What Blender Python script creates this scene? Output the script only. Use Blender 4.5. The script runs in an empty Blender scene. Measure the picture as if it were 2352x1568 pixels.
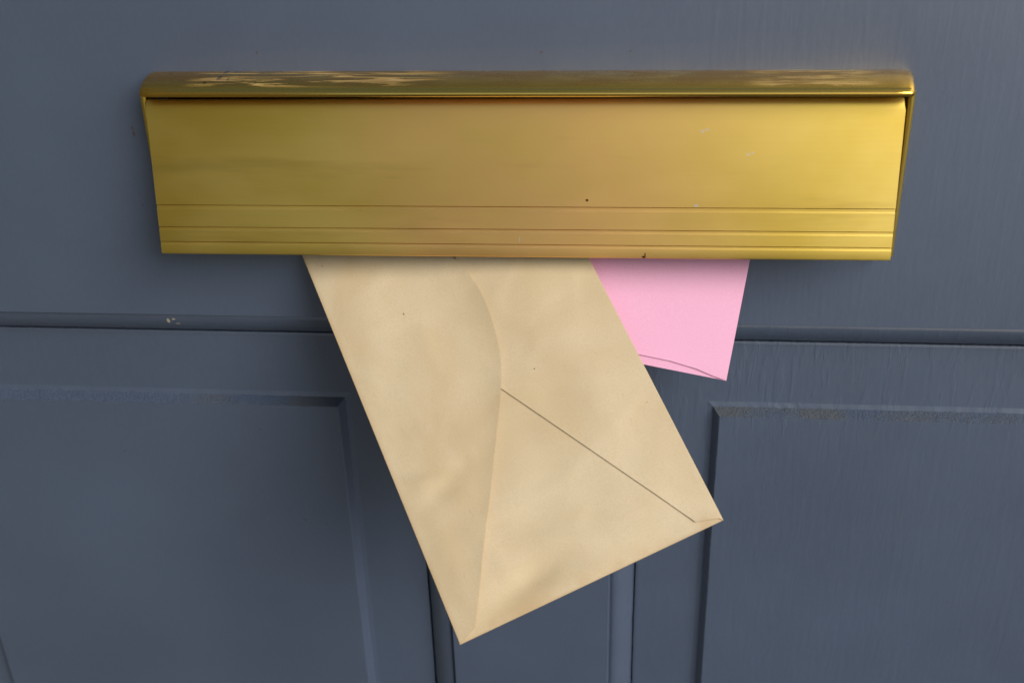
import bpy, bmesh, math, random
from mathutils import Vector, Matrix, noise
R = math.radians
random.seed(4)
scn = bpy.context.scene
col = scn.collection

# ------------------------------------------------------------------ camera
cam_d = bpy.data.cameras.new('camera'); cam = bpy.data.objects.new('camera', cam_d); col.objects.link(cam)
cam_d.sensor_width = 22.3; cam_d.lens = 2600 / 2352 * 22.3
cam_d.clip_start = .01; cam_d.clip_end = 300
yaw, pitch, roll = -0.10394063, 0.47926951, -0.02870022
f = Vector((math.sin(yaw)*math.cos(pitch), math.cos(yaw)*math.cos(pitch), -math.sin(pitch)))
r = Vector((math.cos(yaw), -math.sin(yaw), 0)); u = r.cross(f)
r2 = r*math.cos(roll) + u*math.sin(roll); u2 = -r*math.sin(roll) + u*math.cos(roll)
CAM = Vector((0.04183829, -0.44722654, 0.1822499))
M = Matrix((r2, u2, -f)).transposed().to_4x4(); M.translation = CAM
cam.matrix_world = M
cam_d.dof.use_dof = True; cam_d.dof.focus_distance = .475; cam_d.dof.aperture_fstop = 7.0
scn.camera = cam

# ------------------------------------------------------------------ sky, sun, exposure
SUN_EL, SUN_AZ = 34, 46            # azimuth measured from straight in front of the door towards its right
w = bpy.data.worlds.new('World'); scn.world = w; w.use_nodes = True
wn = w.node_tree.nodes; wl = w.node_tree.links
sky = wn.new('ShaderNodeTexSky'); sky.sky_type = 'NISHITA'; sky.sun_disc = False
sky.sun_elevation = R(SUN_EL); sky.sun_rotation = R(180-SUN_AZ)
sky.air_density = 1.0; sky.dust_density = 1.5; sky.ozone_density = 1.2
bg = wn['Background']; bg.inputs[1].default_value = .065
wl.new(sky.outputs[0], bg.inputs[0])
sd = bpy.data.lights.new('sun', 'SUN'); so = bpy.data.objects.new('sun', sd); col.objects.link(so)
sd.energy = 1.5; sd.angle = R(38); sd.color = (1, .98, .95)
d = Vector((math.sin(R(SUN_AZ))*math.cos(R(SUN_EL)), -math.cos(R(SUN_AZ))*math.cos(R(SUN_EL)), math.sin(R(SUN_EL))))
so.rotation_euler = d.to_track_quat('Z', 'Y').to_euler(); so.location = d*3
vs = scn.view_settings
vs.view_transform = 'Standard'; vs.look = 'None'; vs.exposure = 0.85; vs.gamma = 1; vs.use_curve_mapping = False

# ------------------------------------------------------------------ helpers
class NT:
    def __init__(s, name):
        s.m = bpy.data.materials.new(name); s.m.use_nodes = True
        s.n = s.m.node_tree.nodes; s.l = s.m.node_tree.links
        s.b = s.n['Principled BSDF']
        s.co = s.n.new('ShaderNodeTexCoord').outputs['Object']
    def put(s, sock, v):
        if isinstance(v, bpy.types.NodeSocket): s.l.new(v, sock)
        else: sock.default_value = v
    def mp(s, sc, loc=(0, 0, 0), rot=(0, 0, 0)):
        n = s.n.new('ShaderNodeMapping'); s.l.new(s.co, n.inputs[0])
        n.inputs['Scale'].default_value = sc; n.inputs['Location'].default_value = loc; n.inputs['Rotation'].default_value = rot
        return n.outputs[0]
    def noise(s, vec, scale, detail=4, rough=.55, dist=0):
        n = s.n.new('ShaderNodeTexNoise'); s.l.new(vec, n.inputs['Vector'])
        n.inputs['Scale'].default_value = scale; n.inputs['Detail'].default_value = detail
        n.inputs['Roughness'].default_value = rough; n.inputs['Distortion'].default_value = dist
        return n.outputs['Fac']
    def vor(s, vec, scale, rnd=1):
        n = s.n.new('ShaderNodeTexVoronoi'); s.l.new(vec, n.inputs['Vector']); n.inputs['Scale'].default_value = scale
        n.inputs['Randomness'].default_value = rnd
        return n.outputs['Distance'], n.outputs['Color']
    def mr(s, v, a, b, c=0., d=1., smooth=True):
        n = s.n.new('ShaderNodeMapRange'); n.interpolation_type = 'SMOOTHSTEP' if smooth else 'LINEAR'
        s.put(n.inputs[0], v)
        for i, q in enumerate((a, b, c, d)): n.inputs[1+i].default_value = q
        return n.outputs[0]
    def math(s, op, a, b=0.):
        n = s.n.new('ShaderNodeMath'); n.operation = op; s.put(n.inputs[0], a); s.put(n.inputs[1], b); return n.outputs[0]
    def mix(s, fac, a, b):
        n = s.n.new('ShaderNodeMix'); n.data_type = 'RGBA'; s.put(n.inputs[0], fac)
        for i, v in ((6, a), (7, b)):
            s.put(n.inputs[i], v if isinstance(v, bpy.types.NodeSocket) else (*v, 1))
        return n.outputs[2]
    def xyz(s):
        n = s.n.new('ShaderNodeSeparateXYZ'); s.l.new(s.co, n.inputs[0]); return n.outputs
    def bump(s, h, strength, dist, prev=None):
        n = s.n.new('ShaderNodeBump'); s.put(n.inputs['Height'], h); n.inputs['Strength'].default_value = strength
        n.inputs['Distance'].default_value = dist
        if prev: s.l.new(prev, n.inputs['Normal'])
        return n.outputs[0]
    def spots(s, pts, soft=.35, wob=900):
        """mask of small marks: (x, z, half width, half height) in metres, in the object's x-z plane"""
        X, Y, Z = s.xyz(); wb = s.noise(s.co, wob, 2)
        tot = None
        for (x, z, a, b) in pts:
            dx = s.math('DIVIDE', s.math('SUBTRACT', X, x), a); dz = s.math('DIVIDE', s.math('SUBTRACT', Z, z), b)
            q = s.math('SQRT', s.math('ADD', s.math('MULTIPLY', dx, dx), s.math('MULTIPLY', dz, dz)))
            q = s.math('ADD', q, s.math('MULTIPLY', s.math('SUBTRACT', wb, .5), 1.2))
            m = s.mr(q, 1+soft, 1-soft)
            tot = m if tot is None else s.math('MAXIMUM', tot, m)
        return tot
    def out(s, color, rough, normal=None, **kw):
        s.put(s.b.inputs['Base Color'], color if isinstance(color, bpy.types.NodeSocket) else (*color, 1))
        s.put(s.b.inputs['Roughness'], rough)
        if normal: s.l.new(normal, s.b.inputs['Normal'])
        for k, v in kw.items(): s.put(s.b.inputs[k.replace('_', ' ')], v)
        return s.m

def mesh(name, verts, faces, mats, parent=None, mi=None, smooth=None):
    me = bpy.data.meshes.new(name); me.from_pydata(verts, [], faces)
    if not isinstance(mats, (list, tuple)): mats = [mats]
    for m in mats: me.materials.append(m)
    if mi: me.polygons.foreach_set('material_index', mi)
    bm = bmesh.new(); bm.from_mesh(me)
    bmesh.ops.remove_doubles(bm, verts=bm.verts, dist=1e-7)
    bmesh.ops.recalc_face_normals(bm, faces=bm.faces) if all(len(e.link_faces) == 2 for e in bm.edges) else None
    bm.to_mesh(me); bm.free()
    if smooth is not None:
        me.polygons.foreach_set('use_smooth', [True]*len(me.polygons)); me.set_sharp_from_angle(angle=R(smooth))
    o = bpy.data.objects.new(name, me); col.objects.link(o)
    if parent:
        o.parent = parent; o.location = -parent.location if not parent.get('_local') else (0, 0, 0)
    return o
def thing(name, label, cat, loc, local=False, rot=None):
    o = bpy.data.objects.new(name, None); col.objects.link(o); o.location = loc
    o.empty_display_size = .02
    if rot is not None: o.rotation_euler = rot
    if local: o['_local'] = 1
    o['label'] = label; o['category'] = cat
    return o
def box(x0, x1, y0, y1, z0, z1):
    v = [(x, y, z) for x in (x0, x1) for y in (y0, y1) for z in (z0, z1)]
    return v, [(0, 1, 3, 2), (4, 6, 7, 5), (0, 4, 5, 1), (2, 3, 7, 6), (0, 2, 6, 4), (1, 5, 7, 3)]
def bevel(o, wd, seg=3, ang=40):
    b = o.modifiers.new('bevel', 'BEVEL'); b.width = wd; b.segments = seg; b.limit_method = 'ANGLE'; b.angle_limit = R(ang)
    o.data.polygons.foreach_set('use_smooth', [True]*len(o.data.polygons))
    o.data.set_sharp_from_angle(angle=R(75))

# ------------------------------------------------------------------ materials
def paint(name, worn=False, strokes=1.0):
    t = NT(name)
    X, Y, Z = t.xyz()
    big = t.noise(t.co, 9, 3)
    base = t.mix(t.mr(big, .3, .7), (.049, .073, .122), (.059, .087, .143))
    fine = t.noise(t.mp((1, 1, .35)), 700, 3)
    base = t.mix(t.mr(fine, .35, .75, 0, .22), base, (.095, .115, .155))
    # tiny dark specks of dirt, scattered unevenly
    dst, cl = t.vor(t.co, 75)
    sep = t.n.new('ShaderNodeSeparateColor'); t.l.new(cl, sep.inputs[0])
    keep = t.math('GREATER_THAN', sep.outputs[0], .95)
    sp = t.math('MULTIPLY', t.mr(dst, .028, .014), keep)
    base = t.mix(t.math('MULTIPLY', sp, .8), base, (.012, .012, .014))
    # chips and rust marks seen on the paint
    rust = t.spots([(-.1628, .0462, .0005, .0009), (-.1626, .0437, .0006, .0011), (-.1660, .0240, .0003, .0004), (-.1648, .0170, .0002, .0007),
                    (-.1645, .0120, .0003, .0006), (.1275, -.0085, .0004, .0004), (.1330, -.0150, .0004, .0003), (-.105, .0775, .0004, .0004), (.01, .0772, .0005, .0004), (.045, .0775, .0004, .0004)])
    base = t.mix(rust, base, (.05, .018, .008))
    chip = t.spots([(-.1640, -.0457, .0007, .0011), (-.1612, -.0448, .0008, .0003), (-.1600, -.0475, .0010, .00025)])
    base = t.mix(chip, base, (.55, .46, .28))
    nb = t.spots([(-.113, -.158, .0008, .0008), (-.129, -.105, .0006, .0006), (-.102, -.160, .0006, .0005), (-.2, -.12, .0006, .0005)])
    base = t.mix(t.math('MULTIPLY', nb, .7), base, (.03, .028, .02))
    # brush marks run up and down and are heavier on the right half of the door
    side = t.mr(X, -.02, .12, .16, 1.0)
    st = t.noise(t.mp((1, 1, .10)), 420, 3, .5, .6)
    st2 = t.noise(t.mp((1, 1, .14), (3, 0, 5)), 240, 2, .5, .5)
    runs = t.mr(t.noise(t.mp((1, 1, .16), (9, 2, 1), (0, .12, 0)), 340, 2, .5, .4), .50, .66)
    low = t.math('MULTIPLY', t.mr(Z, -.030, -.058), t.mr(Z, -.125, -.085, .15, 1))                      # runs collect on the panels below the rail
    patch = t.mr(t.noise(t.mp((1, 1, 1.3), (1.3, 0, .4)), 14, 2), .32, .52)
    h = t.math('ADD', t.math('MULTIPLY', t.math('ADD', st, t.math('MULTIPLY', st2, .8)), side),
               t.math('MULTIPLY', t.math('MULTIPLY', runs, t.math('MULTIPLY', low, patch)), t.math('MULTIPLY', side, .9)))
    pe = t.math('MULTIPLY', t.noise(t.co, 700, 2), t.mr(X, -.12, .12, .25, 1.0))
    n1 = t.bump(h, .55*strokes, .00030)
    n2 = t.bump(pe, .35, .00012, n1)
    rough = t.mr(t.noise(t.co, 60, 3), .3, .7, .46, .54)
    if worn:
        wn_ = t.noise(t.co, 1100, 4, .65); wl_ = t.noise(t.mp((1, 1, 1)), 38, 3)
        m = t.math('MULTIPLY', t.mr(wl_, .25, .62), t.mr(X, -.19, -.12, .1, 1))
        base = t.mix(t.math('MULTIPLY', m, t.mr(wn_, .25, .6, .25, 1)), base, (.080, .088, .095))
        base = t.mix(t.mr(wn_, .42, .33, 0, .75), base, (.03, .03, .03))
        n2 = t.bump(wn_, 1.0, .0009, n2); rough = .8
    return t.out(base, rough, n2, Specular_IOR_Level=.5, Coat_Weight=0.0 if worn else 1.0, Coat_Roughness=.46, Coat_IOR=2.0)
PAINT = paint('slate_blue_paint')
WORN = paint('weathered_paint', True)

def brass(name, kind):
    t = NT(name); X, Y, Z = t.xyz()
    brush = t.noise(t.mp((.035, 1, 1)), 900, 4, .6)
    cloud = t.noise(t.mp((.6, 1, 1.2), (.3, 0, .1)), 18, 4, .6, .4)
    c = t.mix(t.mr(cloud, .3, .7), (.85, .58, .095), (.89, .65, .160))
    c = t.mix(t.mr(brush, .35, .7, 0, .10), c, (.68, .48, .11))
    rough = t.mr(cloud, .3, .7, .43, .51)
    if kind == 'flap':
        # warm reflection painted into the colour of the flap's middle part
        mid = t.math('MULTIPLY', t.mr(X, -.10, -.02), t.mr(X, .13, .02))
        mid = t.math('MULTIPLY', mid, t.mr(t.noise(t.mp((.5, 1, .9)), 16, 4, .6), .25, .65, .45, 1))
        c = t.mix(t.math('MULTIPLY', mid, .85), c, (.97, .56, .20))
        white = t.spots([(.0735, .0500, .0006, .0005), (.0752, .0507, .0007, .0004), (.0915, .0413, .0006, .0004), (.0930, .0420, .0004, .0003), (.0722, .0215, .0009, .0004)], .5)
        c = t.mix(t.math('MULTIPLY', white, .8), c, (.75, .68, .62))
        dark = t.spots([(.0290, .0232, .0005, .0005), (.052, .0007, .0007, .0005), (.0525, .0018, .00025, .0008)])
        c = t.mix(dark, c, (.12, .035, .01))
        scr = t.spots([(.0018, .0072, .00018, .0013)], .3, 200)
        c = t.mix(scr, c, (.85, .75, .55))
        smear = t.mr(t.noise(t.mp((.12, 1, 1), (.7, 0, 0)), 70, 4, .6), .56, .74)
        c = t.mix(t.math('MULTIPLY', smear, .22), c, (.42, .23, .05))
        n = t.bump(brush, .12, .00008)
        tg = t.n.new('ShaderNodeTangent'); tg.direction_type = 'UV_MAP'; tg.uv_map = 'brush'
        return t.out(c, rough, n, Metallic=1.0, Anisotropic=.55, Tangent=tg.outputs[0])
    if kind == 'hood':
        # pale oxide streaks and brown dirt along the top of the hood
        c = t.mix(.8, c, (.86, .50, .085)); top = t.mr(Z, .0678, .0700)
        ox = t.mr(t.noise(t.mp((.09, 1, 1), (.2, 0, .03)), 330, 5, .62, .8), .46, .62)
        lim = t.math('MAXIMUM', t.math('MULTIPLY', t.mr(X, -.132, -.122), t.mr(X, -.020, -.045)), t.math('MULTIPLY', t.mr(X, .085, .10), t.mr(X, .142, .130)))
        ox = t.math('MULTIPLY', t.math('MULTIPLY', ox, lim), t.mr(Z, .0682, .0692))
        dirt = t.mr(t.noise(t.mp((.3, 1, 1), (4, 0, 0)), 120, 5, .65), .38, .62)
        c = t.mix(t.math('MULTIPLY', t.math('MULTIPLY', dirt, top), .6), c, (.36, .19, .06))
        bl = t.spots([(-.118, .0701, .0009, .0002), (-.1140, .0700, .0004, .0002), (-.1225, .0694, .0006, .0002), (-.102, .0694, .0004, .0002)], .4, 1500)
        c = t.mix(t.math('MULTIPLY', bl, .85), c, (.03, .015, .01))
        c = t.mix(t.math('MULTIPLY', ox, .4), c, (.50, .42, .26))
        met = t.math('SUBTRACT', 1.0, t.math('MULTIPLY', ox, .6))
        rg = t.math('ADD', .13, t.math('ADD', t.math('MULTIPLY', ox, .4), t.math('MULTIPLY', t.math('MULTIPLY', dirt, top), .25)))
        n = t.bump(t.noise(t.co, 420, 4), .12, .0002)
        return t.out(c, rg, n, Metallic=met)
    return t.out(c, .34, t.bump(brush, .1, .0001), Metallic=1.0)
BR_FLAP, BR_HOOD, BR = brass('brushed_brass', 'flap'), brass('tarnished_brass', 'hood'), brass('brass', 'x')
t = NT('black_sleeve'); DARK = t.out((.012, .011, .010), .8)

def paper(name, kind):
    t = NT(name)
    fib = t.noise(t.co, 1500, 4, .65)
    if kind == 'kraft':
        cl = t.noise(t.mp((1, 1, 1), (.2, .1, .7)), 26, 4, .55, .5)
        c = t.mix(t.mr(cl, .25, .75), (.63, .48, .275), (.71, .57, .365))
        c = t.mix(t.mr(fib, .35, .7, 0, .28), c, (.52, .38, .20))
        fl = t.noise(t.mp((1, 1, .22), (0, 0, 0), (0, .5, 0)), 520, 3, .6)
        c = t.mix(t.mr(fl, .64, .76, 0, .16), c, (.40, .30, .19))
        d, cc = t.vor(t.co, 170); sep = t.n.new('ShaderNodeSeparateColor'); t.l.new(cc, sep.inputs[0])
        sp = t.math('MULTIPLY', t.mr(d, .09, .04), t.math('GREATER_THAN', sep.outputs[1], .975))
        c = t.mix(t.math('MULTIPLY', sp, .7), c, (.10, .08, .07))
        S_, _, T_ = t.xyz()        # the paper is browner towards its bottom and left edges
        eb = t.math('MAXIMUM', t.math('MULTIPLY', t.mr(T_, .009, -.001), t.mr(t.noise(t.co, 55, 3), .38, .62)), t.math('MAXIMUM', t.mr(T_, .0018, -.0004), t.mr(S_, .0026, -.0004)))
        c = t.mix(t.math('MULTIPLY', eb, .45), c, (.50, .31, .13))
        one = t.spots([(.0305, .1325, .0003, .0004), (.0700, .0860, .0003, .0003)])
        c = t.mix(t.math('MULTIPLY', one, .8), c, (.06, .05, .05))
        n = t.bump(fib, .25, .00012); n = t.bump(t.noise(t.mp((1, 1, .6)), 90, 3), .25, .0005, n)
        return t.out(c, .62, n, Specular_IOR_Level=.35)
    c = t.mix(t.mr(fib, .3, .7), (.87, .42, .57), (.90, .47, .63))
    return t.out(c, .7, t.bump(fib, .2, .0001), Specular_IOR_Level=.3)
KRAFT, PINK = paper('kraft_paper', 'kraft'), paper('pink_paper', 'pink')

t = NT('paving'); c = t.mix(t.mr(t.noise(t.co, 3, 5), .3, .7), (.045, .045, .045), (.075, .075, .075))
PAVE = t.out(c, .85)

# ------------------------------------------------------------------ setting
g = mesh('pavement', [(-60, -60, -1.1), (60, -60, -1.1), (60, 60, -1.1), (-60, 60, -1.1)], [(0, 1, 2, 3)], PAVE)
g['kind'] = 'structure'

t = NT('added_wall_finish'); c = t.mix(t.mr(t.noise(t.co, 30, 5), .3, .7), (.075, .068, .04), (.10, .09, .055))
SHADE_WALL = t.out(c, .9, t.bump(t.noise(t.co, 90, 4), .5, .004))
o = mesh('added_shade_wall', *box(-.62, -.475, -1.5, .06, -1.1, .9), SHADE_WALL)  # added out of view to darken the door's left side and the brass reflections
o['label'] = 'added dark wall out of view, shading the left of the blue door'; o['category'] = 'wall'

# ------------------------------------------------------------------ door
door = thing('panelled_door', 'slate blue painted wooden door with raised panels, holding the brass letterbox', 'door', (0, .02, -1.09))
DB = -1.08; DT = .45; HX = .45; TK = .044
SX, SZ0, SZ1 = .1455, .0005, .063        # letter slot opening in the rail
def rail():
    v = []; fc = []
    xs = [-.345, -SX, SX, .345]; zs = [-.041, SZ0, SZ1, DT]
    for yy in (0, TK):
        for z in zs:
            for x in xs: v.append((x, yy, z))
    I = lambda i, j, k: k*16 + j*4 + i
    for k in (0, 1):
        for j in range(3):
            for i in range(3):
                if i == 1 and j == 1: continue
                q = (I(i, j, k), I(i+1, j, k), I(i+1, j+1, k), I(i, j+1, k)); fc.append(q if k == 0 else q[::-1])
    for i in range(3):
        fc.append((I(i, 0, 0), I(i, 0, 1), I(i+1, 0, 1), I(i+1, 0, 0))); fc.append((I(i, 3, 0), I(i+1, 3, 0), I(i+1, 3, 1), I(i, 3, 1)))
        fc.append((I(0, i, 0), I(0, i+1, 0), I(0, i+1, 1), I(0, i, 1))); fc.append((I(3, i, 0), I(3, i, 1), I(3, i+1, 1), I(3, i+1, 0)))
    fc += [(I(1, 1, 0), I(2, 1, 0), I(2, 1, 1), I(1, 1, 1)), (I(1, 2, 0), I(1, 2, 1), I(2, 2, 1), I(2, 2, 0)),
           (I(1, 1, 0), I(1, 1, 1), I(1, 2, 1), I(1, 2, 0)), (I(2, 1, 0), I(2, 2, 0), I(2, 2, 1), I(2, 1, 1))]
    return mesh('rail', v, fc, PAINT, door)
rail()
mesh('muntin', *box(-.040, .040, 0, TK, DB+.2, -.041), PAINT, door)
mesh('bottom_rail', *box(-.345, .345, 0, TK, DB, DB+.2), PAINT, door)
for s in (-1, 1):
    a, b_ = sorted((s*.345, s*HX)); mesh('stile', *box(a, b_, 0, TK, DB, DT), PAINT, door)
    # raised panel: flat margin, steep step, field
    x0, x1 = (.0526, .3324); z0, z1 = DB+.2126, -.0536
    fx0, fx1, fz0, fz1 = .0868, .2985, DB+.249, -.0885
    sw = .0030
    rect = lambda a, b, c, d: [(a, c), (b, c), (b, d), (a, d)]
    rings = [(rect(x0, x1, z0, z1), .0142), (rect(x0+.0008, x1-.0008, z0+.0008, z1-.0008), .0142), (rect(x0+.0010, x1-.0010, z0+.0010, z1-.0010), .0108), (rect(x0+.0022, x1-.0022, z0+.0022, z1-.0022), .0106), (rect(fx0-.0025, fx1+.0025, fz0-.0025, fz1+.0025), .0106), (rect(fx0, fx1, fz0, fz1), .0103), (rect(fx0+sw*.15, fx1-sw*.15, fz0+sw*.15, fz1-sw*.15), .0096),
             (rect(fx0+sw*.85, fx1-sw*.85, fz0+sw*.85, fz1-sw*.85), .0062), (rect(fx0+sw, fx1-sw, fz0+sw, fz1-sw), .0059)]
    v = []; fc = []; mi = []
    N = 220
    for k, (rc, yy) in enumerate(rings):
        for e in range(4):
            p, q = rc[e], rc[(e+1) % 4]
            for i in range(N):
                tt = i/N; x = p[0]+(q[0]-p[0])*tt; z = p[1]+(q[1]-p[1])*tt
                wob = 0; 
                if 4 < i < N-4 and k == 2: wob = noise.noise(Vector((x*620, z*620, 9)))*.00035
                if k >= 5 and 4 < i < N-4:
                    wob = (noise.noise(Vector((x*260, z*260, k*.3)))*.00022)
                if e in (0, 2): z += wob
                else: x += wob
                v.append((s*x, yy + (noise.noise(Vector((x*300, 7, z*300)))*.00015 if k in (5, 6, 7) else 0), z))
    n4 = 4*N
    for k in range(8):
        for i in range(n4):
            q = (k*n4+i, k*n4+(i+1) % n4, (k+1)*n4+(i+1) % n4, (k+1)*n4+i)
            fc.append(q if s > 0 else q[::-1]); mi.append(1 if (k in (5, 6, 7) and 2*N <= i < 3*N) else 0)
    fc.append(tuple(range(8*n4, 9*n4)) if s > 0 else tuple(range(8*n4, 9*n4))[::-1]); mi.append(0)
    mesh('panel', v, fc, [PAINT, WORN], door, mi)
    # bead moulding round the panel
    prof = [(0, .0003), (.0003, .0034), (.0010, .0036), (.0017, .0030), (.0030, .0028), (.0050, .0033), (.0070, .0042), (.0090, .0056),
            (.0106, .0073), (.0119, .0092), (.0127, .0110), (.0131, .0130), (.0132, .0150)]
    ox0, ox1, oz0, oz1 = .040, .345, DB+.2, -.041
    v = []; fc = []
    N = 300
    for k, (d_, yy) in enumerate(prof):
        rc = rect(ox0+d_, ox1-d_, oz0+d_, oz1-d_)
        for e in range(4):
            p, q = rc[e], rc[(e+1) % 4]
            for i in range(N):
                tt = i/N; x = p[0]+(q[0]-p[0])*tt; z = p[1]+(q[1]-p[1])*tt
                j = 0
                if 4 < i < N-4:
                    if k == 10: j = noise.noise(Vector((x*700, z*700, 3)))*.0004
                    elif 2 < k < 10: j = noise.noise(Vector((x*60, z*60, 1)))*.00012
                if e in (0, 2): z += j
                else: x += j
                v.append((s*x, yy, z))
    n4 = 4*N
    for k in range(len(prof)-1):
        for i in range(n4):
            q = (k*n4+i, k*n4+(i+1) % n4, (k+1)*n4+(i+1) % n4, (k+1)*n4+i); fc.append(q if s > 0 else q[::-1])
    mesh('moulding', v, fc, PAINT, door, None, 50)

# ------------------------------------------------------------------ letterbox
lb = thing('letterbox', 'wide brass letter plate with ribbed flap and tarnished hood, fixed to the blue door', 'letterbox', (0, 0, -.003))
# frame: two rounded side bars and a thin bottom bar
def side(x0, x1, yb, za, zb, n=8):
    prof = [(x0, 0)]
    for i in range(n+1):
        a = math.pi*i/n
        xm = (x0+x1)/2; hw = (x1-x0)/2
        prof.append((xm-hw*math.cos(a), -yb + hw*.9 - hw*.9*math.sin(a)))
    prof.append((x1, 0)); m = len(prof); v = []; fc = []
    for z, sh in ((za, .0), (zb, 0)):
        for (x, y) in prof: v.append((x, y, z))
    for i in range(m): fc.append((i, (i+1) % m, m+(i+1) % m, m+i))
    fc.append(tuple(range(m))[::-1]); fc.append(tuple(range(m, 2*m)))
    return v, fc
def join(parts):
    V = []; F = []
    for v, fc in parts:
        o = len(V); V += list(v); F += [tuple(i+o for i in q) for q in fc]
    return V, F
V, F = join([side(-.1524, -.1497, .0115, -.0030, .0648), side(.1503, .1529, .0125, -.0030, .0648), box(-.1502, .1504, -.0025, 0, -.0030, .0003)])
fr = mesh('frame', V, F, BR, lb, None, 40)
# hood
prof = [(0, .0700), (-.004, .0703)]
for i in range(1, 13):
    a = math.pi/2*i/13
    prof.append((-.0050-.0150*math.sin(a), .0672+.0032*math.cos(a)))
for i in range(0, 8):
    a = math.radians(20 + 75*i/7)
    prof.append((-.0199-.0013*math.sin(a), .0661+.0013*math.cos(a)))
prof += [(-.0211, .0655), (-.0208, .0651), (-.0201, .0650), (-.0140, .0651), (-.0130, .0660), (0, .0660)]
xe0, xe1 = -.1512, .1531
secs = []
for e, sc, dy in ((0, .70, .0), (.0003, .82, 0), (.0007, .90, 0), (.0013, .955, 0), (.0022, .985, 0), (.0048, 1, 0)):
    secs.append((xe0+e, sc))
for i in range(1, 60): secs.append((xe0+.0048+(xe1-xe0-.0072)*i/60, 1))
for e, sc in ((.0024, 1), (.0014, .97), (.0007, .92), (.0002, .85), (0, .78)): secs.append((xe1-e, sc))
V = []; F = []; m = len(prof)
for (x, sc) in secs:
    for (y, z) in prof:
        yy = y*(1-(1-sc)*.35) if y < -.012 else y
        V.append((.0007+(x-.0007)*(1-.0175*min(1, -y/.0212)), yy, .0651+(z-.0651)*sc))
for i in range(len(secs)-1):
    for k in range(m): F.append((i*m+k, i*m+(k+1) % m, (i+1)*m+(k+1) % m, (i+1)*m+k))
F.append(tuple(range(m))); F.append(tuple(range((len(secs)-1)*m, len(secs)*m))[::-1])
mesh('hood', V, F, BR_HOOD, lb, None, 35)
# dark sleeve lining the slot
v = [(x, y, z) for y in (.0004, .050) for x, z in ((-SX+.00005, SZ0+.00005), (SX-.00005, SZ0+.00005), (SX-.00005, SZ1-.00005), (-SX+.00005, SZ1-.00005))]
mesh('sleeve', v, [(0, 1, 5, 4), (1, 2, 6, 5), (2, 3, 7, 6), (3, 0, 4, 7), (4, 5, 6, 7)], DARK, lb)
# flap: profile along its height (d = 0 at the bottom edge), n = outward
TOP = Vector((0, -.0130, .0622)); BOT = Vector((0, -.0245, 0.0))
up = (TOP-BOT).normalized(); L = (TOP-BOT).length; nn = Vector((0, -up.z, up.y)); nn = nn if nn.y < 0 else -nn
prof = [(.0002, -.0015), (.0, -.0006), (.0003, -.0002), (.0008, 0)]
for g0, g1 in ((.0043, .0055), (.0103, .0117), (.0193, .0209)):
    prof += [(g0-.0004, 0), (g0+.0002, -.00035), (g1-.00040, -.00035), (g1-.0003, -.0013), (g1-.0001, -.0013), (g1-.00005, 0)]
prof += [(L-.0045, 0), (L-.0025, -.0002), (L-.0012, -.0008), (L-.0003, -.0018), (L, -.0032), (L-.0012, -.0036), (L-.0024, -.0022), (.0006, -.0017)]
V = []; F = []; m = len(prof)
NX = 40
for i in range(NX+1):
    tt = i/NX
    for (d_, n_) in prof:
        h = d_/L
        x = (-.1488+(-.0006)*h)*(1-tt) + (.1488+.0007*h)*tt
        if i == NX and d_ > L-.003: x -= .0006
        p = BOT + up*d_ + nn*n_
        V.append((x, p.y, p.z + (.0008*(tt-.5) if d_ > 0 else .0008*(tt-.5))))
for i in range(NX):
    for k in range(m): F.append((i*m+k, (i+1)*m+k, (i+1)*m+(k+1) % m, i*m+(k+1) % m))
F.append(tuple(range(m))[::-1]); F.append(tuple(range(NX*m, NX*m+m)))
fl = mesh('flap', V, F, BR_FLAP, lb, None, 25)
uvl = fl.data.uv_layers.new(name='brush')        # brushing direction: u runs up the flap
for lp in fl.data.loops:
    c_ = fl.data.vertices[lp.vertex_index].co; uvl.data[lp.index].uv = (c_.z*10+c_.y*3, c_.x*10)

# ------------------------------------------------------------------ envelopes
def rotm(a, b, c):
    return (Matrix.Rotation(a, 3, 'X') @ Matrix.Rotation(c, 3, 'Z') @ Matrix.Rotation(b, 3, 'Y'))
def sheet(name, poly, fn, thick, mat, parent, step=.0022, smooth=40):
    """poly in (s, t); cut to a fine grid and lifted by fn(s, t) -> local point"""
    bm = bmesh.new()
    vs_ = [bm.verts.new((p[0], 0, p[1])) for p in poly]; bm.faces.new(vs_)
    s0, s1 = min(p[0] for p in poly), max(p[0] for p in poly); t0, t1 = min(p[1] for p in poly), max(p[1] for p in poly)
    x = math.ceil((s0+1e-6)/step)*step
    while x < s1-1e-6:
        bmesh.ops.bisect_plane(bm, geom=bm.verts[:]+bm.edges[:]+bm.faces[:], plane_co=(x, 0, 0), plane_no=(1, 0, 0)); x += step
    z = math.ceil((t0+1e-6)/step)*step
    while z < t1-1e-6:
        bmesh.ops.bisect_plane(bm, geom=bm.verts[:]+bm.edges[:]+bm.faces[:], plane_co=(0, 0, z), plane_no=(0, 0, 1)); z += step
    for v in bm.verts: v.co = Vector(fn(v.co.x, v.co.z))
    bm.normal_update()
    for q in bm.faces:
        if q.normal.y > 0: q.normal_flip()
        q.smooth = True
    for e in [e for e in bm.edges if len(e.link_faces) == 1]:      # the thickness of the paper along its cut edge
        a, b = e.verts
        q = bm.faces.new([bm.verts.new(a.co), bm.verts.new(b.co), bm.verts.new(b.co+Vector((0, thick, 0))), bm.verts.new(a.co+Vector((0, thick, 0)))])
        q.smooth = False
    me = bpy.data.meshes.new(name); bm.to_mesh(me); bm.free()
    me.materials.append(mat)
    o = bpy.data.objects.new(name, me); col.objects.link(o); o.parent = parent
    return o
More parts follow.
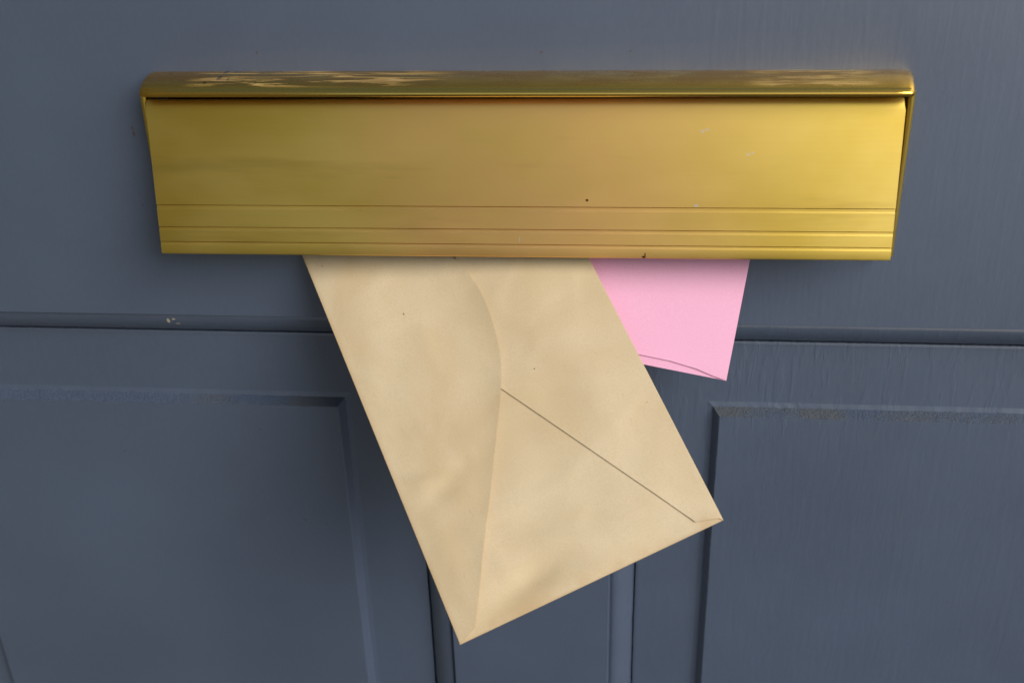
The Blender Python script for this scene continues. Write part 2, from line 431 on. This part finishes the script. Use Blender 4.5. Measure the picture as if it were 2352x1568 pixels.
def spline(pts, n=5):
    out = []
    P_ = [pts[0]]+list(pts)+[pts[-1]]
    for i in range(1, len(P_)-2):
        for k in range(n):
            t_ = k/n; o_ = []
            for c_ in (0, 1):
                p0, p1, p2, p3 = P_[i-1][c_], P_[i][c_], P_[i+1][c_], P_[i+2][c_]
                o_.append(.5*((2*p1)+(-p0+p2)*t_+(2*p0-5*p1+4*p2-p3)*t_*t_+(-p0+3*p1-3*p2+p3)*t_**3))
            out.append(tuple(o_))
    return out+[pts[-1]]
# brown envelope
P = (-0.01491532, -0.12457496, -0.11574702, -0.79472142, -0.46387291, -0.07445496); BEND = .0473
W, LN = .110, .220
ke = thing('kraft_envelope', 'long brown kraft envelope with pointed closed flap, hanging out of the brass letterbox', 'envelope', P[:3], True, rotm(*P[3:]).to_euler())
def G(s, t, s0, t0, a, b, rot=0):
    c_, s_ = math.cos(rot), math.sin(rot); ds, dt = s-s0, t-t0
    x, y = (ds*c_+dt*s_)/a, (-ds*s_+dt*c_)/b
    return math.exp(-(x*x+y*y))
def wrinkle(s, t):
    q = noise.noise(Vector((s*24, t*20, 1.7)))*.0009 + noise.noise(Vector((s*75+3, t*60, 4.1)))*.00030 - .0007*(1-abs(noise.noise(Vector((s*30+7, t*44, 2.2))))*2)**6*.35
    q += .0019*G(s, t, .034, .010, .014, .006, .25) - .0009*G(s, t, .050, .020, .02, .004, -.5)
    q += .0007*G(s, t, .020, .058, .016, .004, .35) - .0007*G(s, t, .012, .063, .010, .002, -.3)
    q += .0006*G(s, t, .092, .0035, .010, .003, 0) - .0006*G(s, t, .058, .003, .014, .003, .1)
    q -= .0006*G(s, t, .075, .120, .012, .030, .3)
    return q
def edge(s, t):
    e = min(s, W-s, t, LN-t); return min(1, max(0, e/.010))
def pillow(s, t):
    a = max(0, min(1, s/.03))*max(0, min(1, (W-s)/.03))*max(0, min(1, t/.02))
    return -.0010*math.sin(a*math.pi/2)
def P0(s, t, n): return (s, BEND*t*t + n, t)
def front(s, t, lift=0.): return P0(s, t, pillow(s, t) + wrinkle(s, t)*edge(s, t)*1.0 - lift)
# body: closed two sided skin
def body(name, W_, L_, fr_, bk_, mat, parent, n=(50, 100)):
    V = []; F = []; nx, nz = n
    for sd_ in (fr_, bk_):
        for j in range(nz+1):
            for i in range(nx+1): V.append(sd_(W_*i/nx, L_*j/nz))
    o_ = (nx+1)*(nz+1)
    for j in range(nz):
        for i in range(nx):
            a = j*(nx+1)+i; q = (a, a+1, a+nx+2, a+nx+1); F.append(q); F.append(tuple(k+o_ for k in q[::-1]))
    for i in range(nx):
        F.append((i, o_+i, o_+i+1, i+1)); k = nz*(nx+1)+i; F.append((k, k+1, o_+k+1, o_+k))
    for j in range(nz):
        k = j*(nx+1); F.append((k, k+nx+1, o_+k+nx+1, o_+k)); k += nx; F.append((k, o_+k, o_+k+nx+1, k+nx+1))
    return mesh(name, V, F, mat, parent, None, 60)
body('body', W, LN, lambda s, t: front(s, t), lambda s, t: P0(s, t, .0009+wrinkle(s, t)*edge(s, t)*.4), KRAFT, ke)
# back panel: its slanting edge runs from the right corner up under the closing flap
diag = [(.1088, .0012), (.1003, .0036), (.0547, .0843), (.040, .110), (.0547, .136), (.1006, .2173), (.1085, .219)]
def lift_back(s, t):
    # raised a little along the slanting cut edge
    tt = t if t < .11 else LN-t
    dist = (s-.0547)*.872 + (tt-.0843)*.490
    return .00024 + .00042*math.exp(-max(0, dist)/.006) + (.00040*math.exp(-max(0, tt-.002)/.003)*max(0, min(1, (.1100-s)/.004)) if s > .09 else 0)
sheet('back_panel', [(.1097, .0)] + diag + [(.1097, .220)], lambda s, t: front(s, t, lift_back(s, t)), .00030, KRAFT, ke)
fc_ = [(.0020, .0006), (.0079, .0032), (.0147, .0143), (.0231, .0291), (.0332, .0462), (.0419, .0616), (.0484, .0729), (.0547, .0843),
       (.0588, .0939), (.0607, .1005), (.0626, .1104), (.0635, .1202), (.0632, .1290), (.0615, .1385), (.0593, .1450), (.0540, .157), (.0450, .172), (.0300, .194), (.0100, .216), (.0020, .2194)]
fcs = spline(fc_[1:])
def lift_flap(s, t):
    import_e = 1e9
    for (a, b) in zip(fc_[:-1], fc_[1:]):
        ax, ay, bx, by = a[0], a[1], b[0], b[1]; dx, dy = bx-ax, by-ay
        k = max(0, min(1, ((s-ax)*dx+(t-ay)*dy)/(dx*dx+dy*dy)))
        import_e = min(import_e, math.hypot(s-ax-k*dx, t-ay-k*dy))
    base = .00070 + .00012*min(1, s/.01)
    return base + .0011*math.exp(-import_e/.006)*min(1, s/.02)
sheet('closing_flap', [(.0003, .0)] + fcs + [(.0003, .220)], lambda s, t: front(s, t, lift_flap(s, t)), .00030, KRAFT, ke)
# pink envelope, behind the brown one
P2 = (0.08757152, -0.031, -0.05168365, -0.52359878, 0.17542953, 0)
pe = thing('pink_envelope', 'pale pink envelope tucked behind the brown one, sticking out of the brass letterbox', 'envelope', P2[:3], True, rotm(*P2[3:]).to_euler())
W2, L2 = .110, .1496
def f2(s, t, lift=0.):
    a = max(0, min(1, -s/.03))*max(0, min(1, (W2+s)/.03))*max(0, min(1, t/.02))
    n = -.0006*math.sin(a*math.pi/2) + noise.noise(Vector((s*20, t*20, 8)))*.0004*min(1, max(0, -s/.01))
    return (s, n-lift, t)
body('body', W2, L2, lambda s, t: f2(s-W2, t), lambda s, t: (s-W2, .0007, t), PINK, pe, (50, 68))
pf = [(-.0002, .0006), (-.0018, .0003), (-.0063, .0010), (-.0133, .0025), (-.0245, .0036), (-.0370, .0037), (-.055, .0038), (-.085, .0036), (-.1, .002), (-.1098, .0006), (-.1098, .1495), (-.0002, .1495)]
sheet('closing_flap', pf, lambda s, t: f2(s, t, .00030+.00050*math.exp(-max(0, t-.0037)/.004)), .00014, PINK, pe)
for o in (ke, pe): del o['_local']
scn.cycles.max_bounces = 8; scn.cycles.caustics_reflective = False
